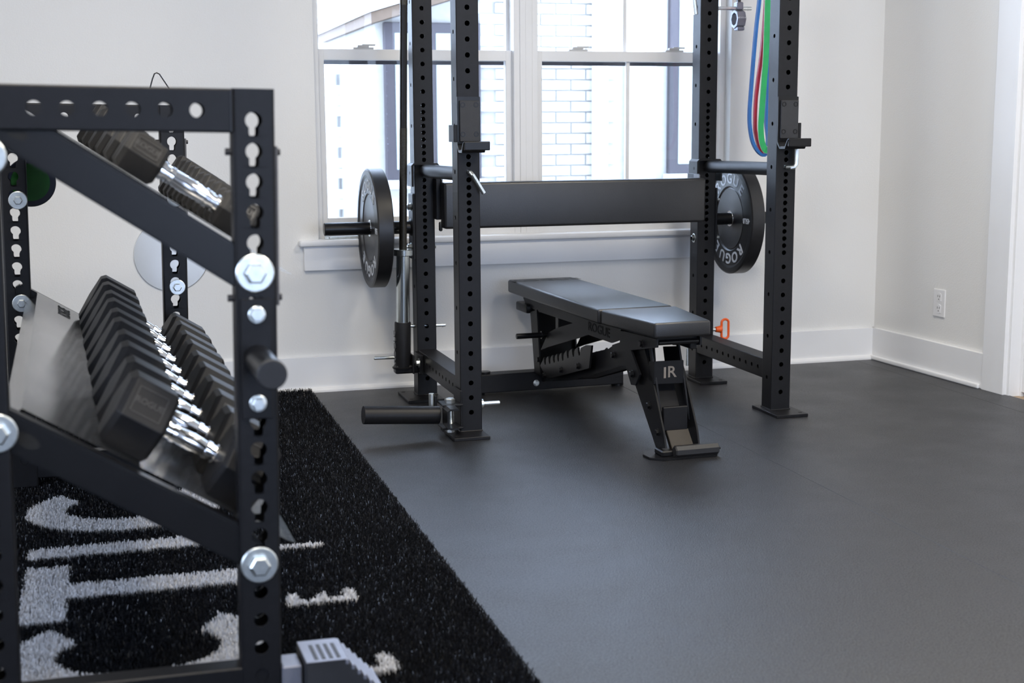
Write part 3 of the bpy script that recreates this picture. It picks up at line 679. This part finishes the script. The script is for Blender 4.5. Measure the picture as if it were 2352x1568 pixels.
b = new(); cyl(b, (-7.3,41.5,9.6), (3.8,41.5,9.6), .42, 20, bev=.05); lathe(b, (-3.1,41.5,9.6), (-1,0,0), [(0,.42),(0,.6),(.25,.6),(.25,.42)], 20); obj('adjust_rod', b, 'satin_black', bench, True)
for (y, z) in ((43.6,5.5),(40.8,3.5),(33.9,5.5),(27.0,7.2),(14.1,10.8),(4.9,13.7),(7.8,9.3)):
    b = new(); hexbolt(b, (-2.95,y,z), (-1,0,0), .42, .3, .5); obj('bolt', b, 'satin_black', bench, True)
for (y, z) in ((4.3,5.8),(1.6,2.9)):
    b = new(); hexbolt(b, (-2.1,y,z), (-1,0,0), .42, .3, .5); obj('bolt', b, 'satin_black', bench, True)
b = new(); hexbolt(b, (-2.7,45.6,1.45), (0,-1,0), .42, .3, .5); obj('bolt', b, 'zinc', bench, True)

# ------------------------------------------------------------------ dumbbell rack
PSI, LEAN = 0.03, 0.02
RO = Vector((-36.17,-83.27,41.45))
ezr = Vector((math.sin(LEAN)*math.cos(PSI), math.sin(LEAN)*math.sin(PSI), math.cos(LEAN)))
RB = RO-ezr*41.45
drack = thing('dumbbell_rack', 'black steel two tier dumbbell rack with keyhole slotted posts on the turf', 'dumbbell rack', RB, (0,LEAN,PSI))
LR, WR = 70.05, 16.9
kh = keyhole(); KZ = [41.45-2*k for k in range(16)]
for (u0, v0) in ((0.22,0),(0.22,LR),(-WR,0),(-WR,LR)):
    fr = [(z-.4, kh) for z in KZ]+[(z-.4, circle(.5,16)) for z in (9.45,7.45,5.45,3.45)]
    b = new(); tube(b, (u0,v0,.4), (1,0,0), (0,0,1), 2.75, 2.0, 43.1, front=fr, back=fr, bev=.2); pst = obj('post', b, 'powder', drack)
for v0 in (0, LR):
    b = new(); hl = [(2.02+2*k, circle(.47,20)) for k in range(6)]
    # level top rail, holes face the ends of the rack
    tube(b, (-1.15,v0+.05,42.05), (0,0,1), (-1,0,0), 2.85, 1.9, WR-2.55, front=[(2.22+2.0*k, circle(.48,20)) for k in range(6)], back=[(2.22+2.0*k, circle(.48,20)) for k in range(6)], bev=.15)
    obj('top_rail', b, 'powder', drack)
    b = new(); sweep(b, [(-1.2,v0+.02,40.7),(-1.2,v0+.02,43.4)], .1, 6); obj('weld_bead', b, 'powder', drack)
    b = new(); box(b, (-WR-1.4,v0+.1,1.3), (1.6,v0+1.9,4.1), .12); obj('base_rail', b, 'powder', drack)
    # front foot: slotted block with ribbed sloping toe
    b = new(); box(b, (1.6,v0-.2,1.0), (3.0,v0+2.2,3.95), .1); ff = obj('foot_link', b, 'aluminium', drack)
    b = new(); prism(b, [(3.1,.3),(3.1,4.45),(5.75,4.45),(8.6,1.6),(8.9,.3)], axes((0,v0-1.3,0),(1,0,0),(0,0,1)), -4.2, .06); fb = obj('foot_block', b, 'foot_side', drack)
    b = new(); box(b, (3.1,v0-1.28,4.44), (5.9,v0+2.88,4.52), .02); obj('top_face', b, 'aluminium', fb)
    for k in range(4):
        b = new(); box(b, (3.75+k*.52,v0-.9,4.5), (4.02+k*.52,v0+1.9,4.56), .02); obj('slot', b, 'slot_dark', fb)
    for k in range(7):
        b = new(); uu = 5.85+k*.42; ww = 4.42-k*.42; box(b, (uu,v0-1.35,ww-.3), (uu+.24,v0+2.9,ww+.06), .04); obj('rib', b, 'aluminium', fb)
def arm(v0, t0, name):
    """t0: (u, w) on the arm's top edge, slope s"""
    (u_, w_, s) = t0; ang = math.atan(s); d = Vector((math.cos(ang),0,-math.sin(ang)))
    b = new(); th = 2.5
    ua, ub = -16.6-u_, .2-u_
    def P(u, dz): return (u_+u, w_-s*u+dz)
    k = th/math.cos(ang)
    poly = [P(ua,0),P(ub-1.2,0),P(ub+.6,-.8),P(ub+.6,-k),P(ua,-k),P(ua-.7,-k*.6),P(ua-.7,-k*.3)]
    prism(b, poly, axes((0,v0+.3,0),(1,0,0),(0,0,1)), -1.5, .16)
    a_ = obj('shelf_arm', b, 'satin_black', drack)
    if v0 == 0:
        uc_ = -14.5; wc_ = w_-s*(uc_-u_)-k*.5
        b = new(); prism(b, [(uc_+.72*x_, wc_+.5*y_-.3*x_) for x_, y_ in circle(1, 24)], axes((0,v0+.27,0),(1,0,0),(0,0,1)), -.06); obj('arm_slot', b, 'hole_dark', a_)
    return a_
UP, LO = (-12.14,40.56,.646), (-14.41,22.24,.598)
for v0 in (0, LR-.1):
    arm(v0, UP, 'a'); arm(v0, LO, 'a')
def tray(t0):
    (u_, w_, s) = t0
    def P(u, off): ang = math.atan(s); return Vector((u+off*math.sin(ang), 0, w_-s*(u-u_)+off*math.cos(ang)))
    prof = [P(-14.9,.12)+Vector((-1.3,0,-1.1)), P(-14.9,.12), P(2.35,.12), P(2.95,.12)+Vector((0,0,.12))]
    b = new(); ra, rb_ = [], []
    for p in prof: ra.append(b.verts.new(p+Vector((0,2.2,0)))); rb_.append(b.verts.new(p+Vector((0,69.8,0))))
    for i in range(len(prof)-1): b.faces.new((ra[i],ra[i+1],rb_[i+1],rb_[i]))
    bmesh.ops.solidify(b, geom=b.faces[:], thickness=.1)
    return obj('shelf_tray', b, 'tray_steel', drack)
tr_u, tr_l = tray(UP), tray(LO)
ang = math.atan(LO[2]); b = new()
text(b, 'ROGUE', 2.0, axes(Vector((-12.0,64.5,LO[1]-LO[2]*(-12.0-LO[0])+.18)), (0,1,0), (-math.cos(ang),0,math.sin(ang))), .03, .01); obj('tray_lettering', b, 'hole_dark', tr_l)
def dbolt(u, w, v, big, d=-1):
    b = new()
    if big: hexbolt(b, (u,v,w), (0,d,0), .74, .5, 1.28, .14)
    else: hexbolt(b, (u,v,w), (0,d,0), .52, .35, .62, .08)
    return obj('flange_bolt' if big else 'bolt', b, 'zinc', drack, True)
dbolt(.15,31.45,0,1); dbolt(.15,11.4,0,1); dbolt(-16.3,21.5,0,1); dbolt(-16.3,39.0,0,1)
for u, w in ((-16.55,39.05),(-16.5,32.85),(-16.55,21.4)):
    b = new(); hexbolt(b, (u,LR,w), (0,-1,0), .5, .35, 1.0, .1); obj('flange_bolt', b, 'zinc', drack, True)
b = new(); hexbolt(b, (.42,LR,22.85), (0,-1,0), .5, .35, .9, .1); obj('flange_bolt', b, 'zinc', drack, True)
b = new(); hexbolt(b, (.42,LR,33.0), (0,-1,0), .5, .35, .9, .1); obj('flange_bolt', b, 'zinc', drack, True)
b = new(); box(b, (-.85,-.26,21.65), (1.2,0,29.75), .05); pm = obj('peg_mount', b, 'powder', drack)
for w in (28.7,22.7):
    b = new(); hexbolt(b, (.2,-.26,w), (0,-1,0), .5, .4, .58, .07); obj('bolt', b, 'zinc', pm, True)
b = new(); cyl(b, (.25,-.2,25.75), (.25,-6.6,25.75), .93, 32, bev=.1); obj('storage_peg', b, 'satin_black', pm, True)
b = new(); lathe(b, (.25,-6.6,25.75), (0,-1,0), [(-.3,.96),(.05,.96),(.12,.88),(.12,.01)], 32); obj('peg_cap', b, 'grip_pad', pm, True)
for v0 in (0.0, LR):          # slim side plates bolted across the front of each post
    b = new(); box(b, (1.62,v0+.4,29.2), (1.82,v0+1.6,39.8), .05); sp = obj('side_strip', b, 'print_grey', drack)
    for w in (39.4,29.7):
        b = new(); cyl(b, (1.8,v0+1,w), (2.05,v0+1,w), .22, 12); obj('strip_bolt', b, 'slot_dark', sp, True)
        b = new(); cyl(b, (-1.55,v0+1,w), (-1.15,v0+1,w), .24, 12); obj('strip_nut', b, 'slot_dark', sp, True)
# hanging wire on the far end
wh = thing('wire_hanger', 'bent dark wire hanger sticking up behind the top rail of the dumbbell rack', 'wire', (0,0,0))
M_r = Matrix.Translation(RB*U) @ (Matrix.Rotation(PSI,4,'Z') @ Matrix.Rotation(LEAN,4,'Y'))
wh.location = M_r @ (Vector((-.9,LR+1,43.5))*U)
b = new(); sweep(b, [(-1.6,0,.1),(-.75,0,2.9),(-.5,0,3.5),(-.25,0,3.6),(.05,0,3.45),(1.9,0,.5),(2.1,0,.1)], .075, 8); obj('wire', b, 'satin_black', wh, True)
# small green plate hung on the far end of the rack
gp = thing('change_plate', 'small green disc with a navy rim behind the far end of the dumbbell rack', 'weight plate', (0,0,0), (0,0,PSI))
gp.location = M_r @ (Vector((-15.2,LR+4.2,34.7))*U)
b = new(); lathe(b, (0,0,0), (0,-1,0), [(0,.01),(0,2.75),(.7,2.75),(.8,2.65),(.8,2.1)], 48); obj('rim', b, 'navy_rim', gp, True)
b = new(); lathe(b, (0,0,0), (0,-1,0), [(.75,2.14),(.75,.5),(.8,.5),(.8,.01)], 48); obj('face', b, 'green_disc', gp, True)
b = new(); cyl(b, (-.9,-2.3,0), (-.9,.4,0), .3, 16); obj('peg', b, 'powder', gp, True)

# dumbbells --------------------------------------------------------------
def hexhead(bm, x0, x1, af, bevel, inner):
    """hexagonal head along x, flat side down; outer end tapered by two bevels"""
    R_ = af/math.sqrt(3); sg = 1 if x1 > x0 else -1; L = abs(x1-x0)
    rings = []
    c_ = .42
    for h, k in ((0,1-c_/R_),(c_*.75,1.0),(L-c_,1.0),(L,1-c_*1.1/R_)):
        rings.append([bm.verts.new((x0+sg*h, R_*k*math.cos(PI/3*i), R_*k*math.sin(PI/3*i))) for i in range(6)])
    fs = []
    for a, c in zip(rings, rings[1:]):
        for i in range(6): fs.append(bm.faces.new((a[i],a[(i+1)%6],c[(i+1)%6],c[i])))
    fs.append(bm.faces.new(rings[0])); fs.append(bm.faces.new(rings[-1]))
    bmesh.ops.recalc_face_normals(bm, faces=fs)
    es = set(e for f in fs for e in f.edges)
    bmesh.ops.bevel(bm, geom=list(es), offset=.045, segments=1, affect='EDGES')
def dumbbell(label, group, t0, v, uc, af, hl, hand=4.6):
    (u_, w_, s) = t0; ang = math.atan(s)
    w = w_-s*(uc-u_)+ (af/2+.18)/math.cos(ang)
    t = thing('hex_dumbbell', label, 'dumbbell', (0,0,0), group=group)
    t.matrix_world = M_r @ Matrix.Translation(Vector((uc,v,w))*U) @ Matrix.Rotation(ang,4,'Y')
    for sg in (-1,1):
        b = new(); hexhead(b, sg*hand/2, sg*(hand/2+hl), af, .55, 0); hd = obj('head', b, 'dumbbell_rubber', t)
        n = Vector((0,-math.sin(PI/3),math.cos(PI/3))); R_in = af/2+.01; xc = sg*(hand/2+hl*.5)
        bb_ = new(); k1 = min(1.6, hl*.3); k2 = af*.19; M_ = axes(Vector((xc,0,0))+n*R_in, (1,0,0), n.cross(Vector((1,0,0))))
        for a_, c_ in (((-k1,-k2),(k1,-k2+.07)),((-k1,k2-.07),(k1,k2)),((-k1,-k2),(-k1+.07,k2)),((k1-.07,-k2),(k1,k2))): box(bb_, (*a_,-.01), (*c_,.03), 0, 1, M_)
        text(bb_, 'ROGUE', .62, M_, .01, .02); obj('embossed_mark', bb_, 'emboss', hd)
    b = new(); h = hand/2+.2
    lathe(b, (-h,0,0), (1,0,0), [(0,.72),(.5,.72),(.52,.56),(.9,.56),(.94,.66),(1.25,.66),(1.3,.55),(h*.7,.60),(h,.66),(2*h-h*.7,.60),(2*h-1.3,.55),(2*h-1.25,.66),(2*h-.94,.66),(2*h-.9,.56),(2*h-.52,.56),(2*h-.5,.72),(2*h,.72)], 24)
    obj('handle', b, 'chrome', t, True)
    return t
N = 10
ordn = ['first','second','third','fourth','fifth','sixth','seventh','eighth','ninth','tenth','eleventh','twelfth']
for i in range(N):
    k = (i//2)/4.0
    dumbbell('%s black hex dumbbell on the lower shelf counting from the storage peg end' % ordn[i], 'hex dumbbells on the lower shelf', LO, 5.2+i*6.55, -3.85, 5.15+.45*k, 3.7+.5*k, 4.4)
v = 14.0
for i in range(11):
    k = (i//2)/5.0
    dumbbell('%s black hex dumbbell on the upper shelf counting from the storage peg end' % ordn[i], 'hex dumbbells on the upper shelf', UP, v, -2.8, 3.05+1.65*k, 3.15+1.9*k, 4.9)
    v += 4.3+1.6*k

# ------------------------------------------------------------------ turf with inlaid lettering
turf = thing('turf_mat', 'black artificial turf strip with white inlaid lettering along the floor mats', 'turf', (-60,-30,0))
T0 = Vector((-60,-30,0))
bm = new(); box(bm, Vector((-104,-150,0))-T0, Vector((-16.6,36.3,.18))-T0); obj('backing', bm, 'turf_back', turf)
def ring_c(x, y, cx, cy):
    # C: top towards -x, opens towards +y
    rx, ry = 10.2, 9.0; r = np.hypot((x-cx)/rx, (y-cy)/ry)
    q = np.hypot((x-cx)/(rx-3.9), (y-cy)/(ry-4.4))
    cut = (y-cy > 2.2) & (np.abs(x-cx) < 4.3+(y-cy-2.2)*.55)
    return (r <= 1) & (q >= 1) & ~cut & (y-cy < 7.6)
def rect(x, y, x0, x1, y0, y1): return (x >= x0) & (x <= x1) & (y >= y0) & (y <= y1)
LET = [('letter_c', lambda x, y: ring_c(x, y, -44.7, -68.6)),
       ('letter_t', lambda x, y: rect(x, y, -54.3,-50.5,-60.0,-44.8) | rect(x, y, -50.6,-35.0,-54.3,-50.4)),
       ('letter_i', lambda x, y: rect(x, y, -54.4,-35.0,-41.9,-38.5)),
       ('letter_c', lambda x, y: ring_c(x, y, -45.2, -25.3)),
       ('letter_l', lambda x, y: rect(x, y, -32.2,-26.0,-78.3,-77.2) | rect(x, y, -27.2,-26.0,-78.3,-74.9)),
       ('letter_e', lambda x, y: rect(x, y, -32.2,-26.3,-61.9,-60.9) | rect(x, y, -32.2,-31.2,-61.9,-59.0) | rect(x, y, -29.6,-28.7,-61.9,-59.4) | rect(x, y, -27.3,-26.3,-61.9,-59.0)),
       ('letter_i', lambda x, y: rect(x, y, -32.2,-26.8,-45.5,-44.4))]
rg = np.random.default_rng(7)
def pts_in(x0, x1, y0, y1, d):
    n = int((x1-x0)*(y1-y0)*d); return rg.uniform(x0,x1,n), rg.uniform(y0,y1,n)
reg = [(-64,-16.6,-96,-40,62), (-64,-16.6,-40,0,48), (-64,-16.6,0,36.2,36), (-104,-64,-96,36,9), (-104,-16.6,-150,-96,6)]
X_, Y_ = [np.concatenate(a) for a in zip(*[pts_in(*r) for r in reg])]
jx, jy = X_+rg.normal(0,.10,len(X_)), Y_+rg.normal(0,.10,len(X_))
which = np.full(len(X_), -1)
for k, (_, fn) in enumerate(LET): which[fn(jx, jy) & (which < 0)] = k
def blades(name, x, y, material, hmin, hmax, parent, wmul=1.0):
    n = len(x)
    if n == 0: return
    a = rg.uniform(0, 2*PI, n); lean = rg.uniform(.05,.42,n); la = rg.uniform(0,2*PI,n); h = rg.uniform(hmin,hmax,n); w = rg.uniform(.030,.060,n)*wmul
    base = np.stack([x-T0.x, y-T0.y, np.full(n,.15)],1); dx = np.stack([np.cos(a)*w, np.sin(a)*w, np.zeros(n)],1)
    tip = base+np.stack([np.cos(la)*lean*h, np.sin(la)*lean*h, h],1)
    tw = dx*.55
    vs = np.stack([base-dx, base+dx, tip+tw, tip-tw],1).reshape(-1,3)*U
    me = bpy.data.meshes.new(name); me.vertices.add(4*n); me.vertices.foreach_set('co', vs.ravel().astype(np.float32))
    me.loops.add(4*n); me.loops.foreach_set('vertex_index', np.arange(4*n, dtype=np.int32))
    me.polygons.add(n); me.polygons.foreach_set('loop_start', np.arange(0,4*n,4,dtype=np.int32)); me.polygons.foreach_set('loop_total', np.full(n,4,dtype=np.int32))
    me.update(); me.validate(); me.materials.append(MATS[material])
    o_ = bpy.data.objects.new(name, me); C.objects.link(o_); o_.parent = parent; o_['kind'] = 'stuff'; return o_
mk = which < 0
blades('black_pile', X_[mk], Y_[mk], 'blade_black', .42, .72, turf)
for k, (nm, _) in enumerate(LET):
    mk = which == k; o_ = blades(nm, X_[mk], Y_[mk], 'blade_white', .42, .68, turf, 1.5)
    if o_ is not None: o_['label'] = 'white turf letter'

# ------------------------------------------------------------------ ceiling lights, unseen, added to brighten the room
LEDN = ['above the dumbbell rack','above the bench','between the door and the turf','over the open floor by the door']
for i, (x, y) in enumerate(((-46,-62),(40,-48),(-46,-140),(40,-130))):
    t = thing('ceiling_light', 'flat square led panel on the ceiling '+LEDN[i], 'ceiling light', (x,y,ZC), group='led panels on the ceiling')
    b = new(); box(b, (-12.5,-12.5,-1.2), (12.5,12.5,0), .1); obj('housing', b, 'plastic_white', t)
    l = bpy.data.lights.new('led', 'AREA'); l.size = 23*U; l.energy = 38 if x < 0 else 42; l.color = (1.0,.91,.77)
    lo_ = bpy.data.objects.new('led_emitter', l); C.objects.link(lo_); lo_.parent = t; lo_.location = (0,0,-1.3*U)
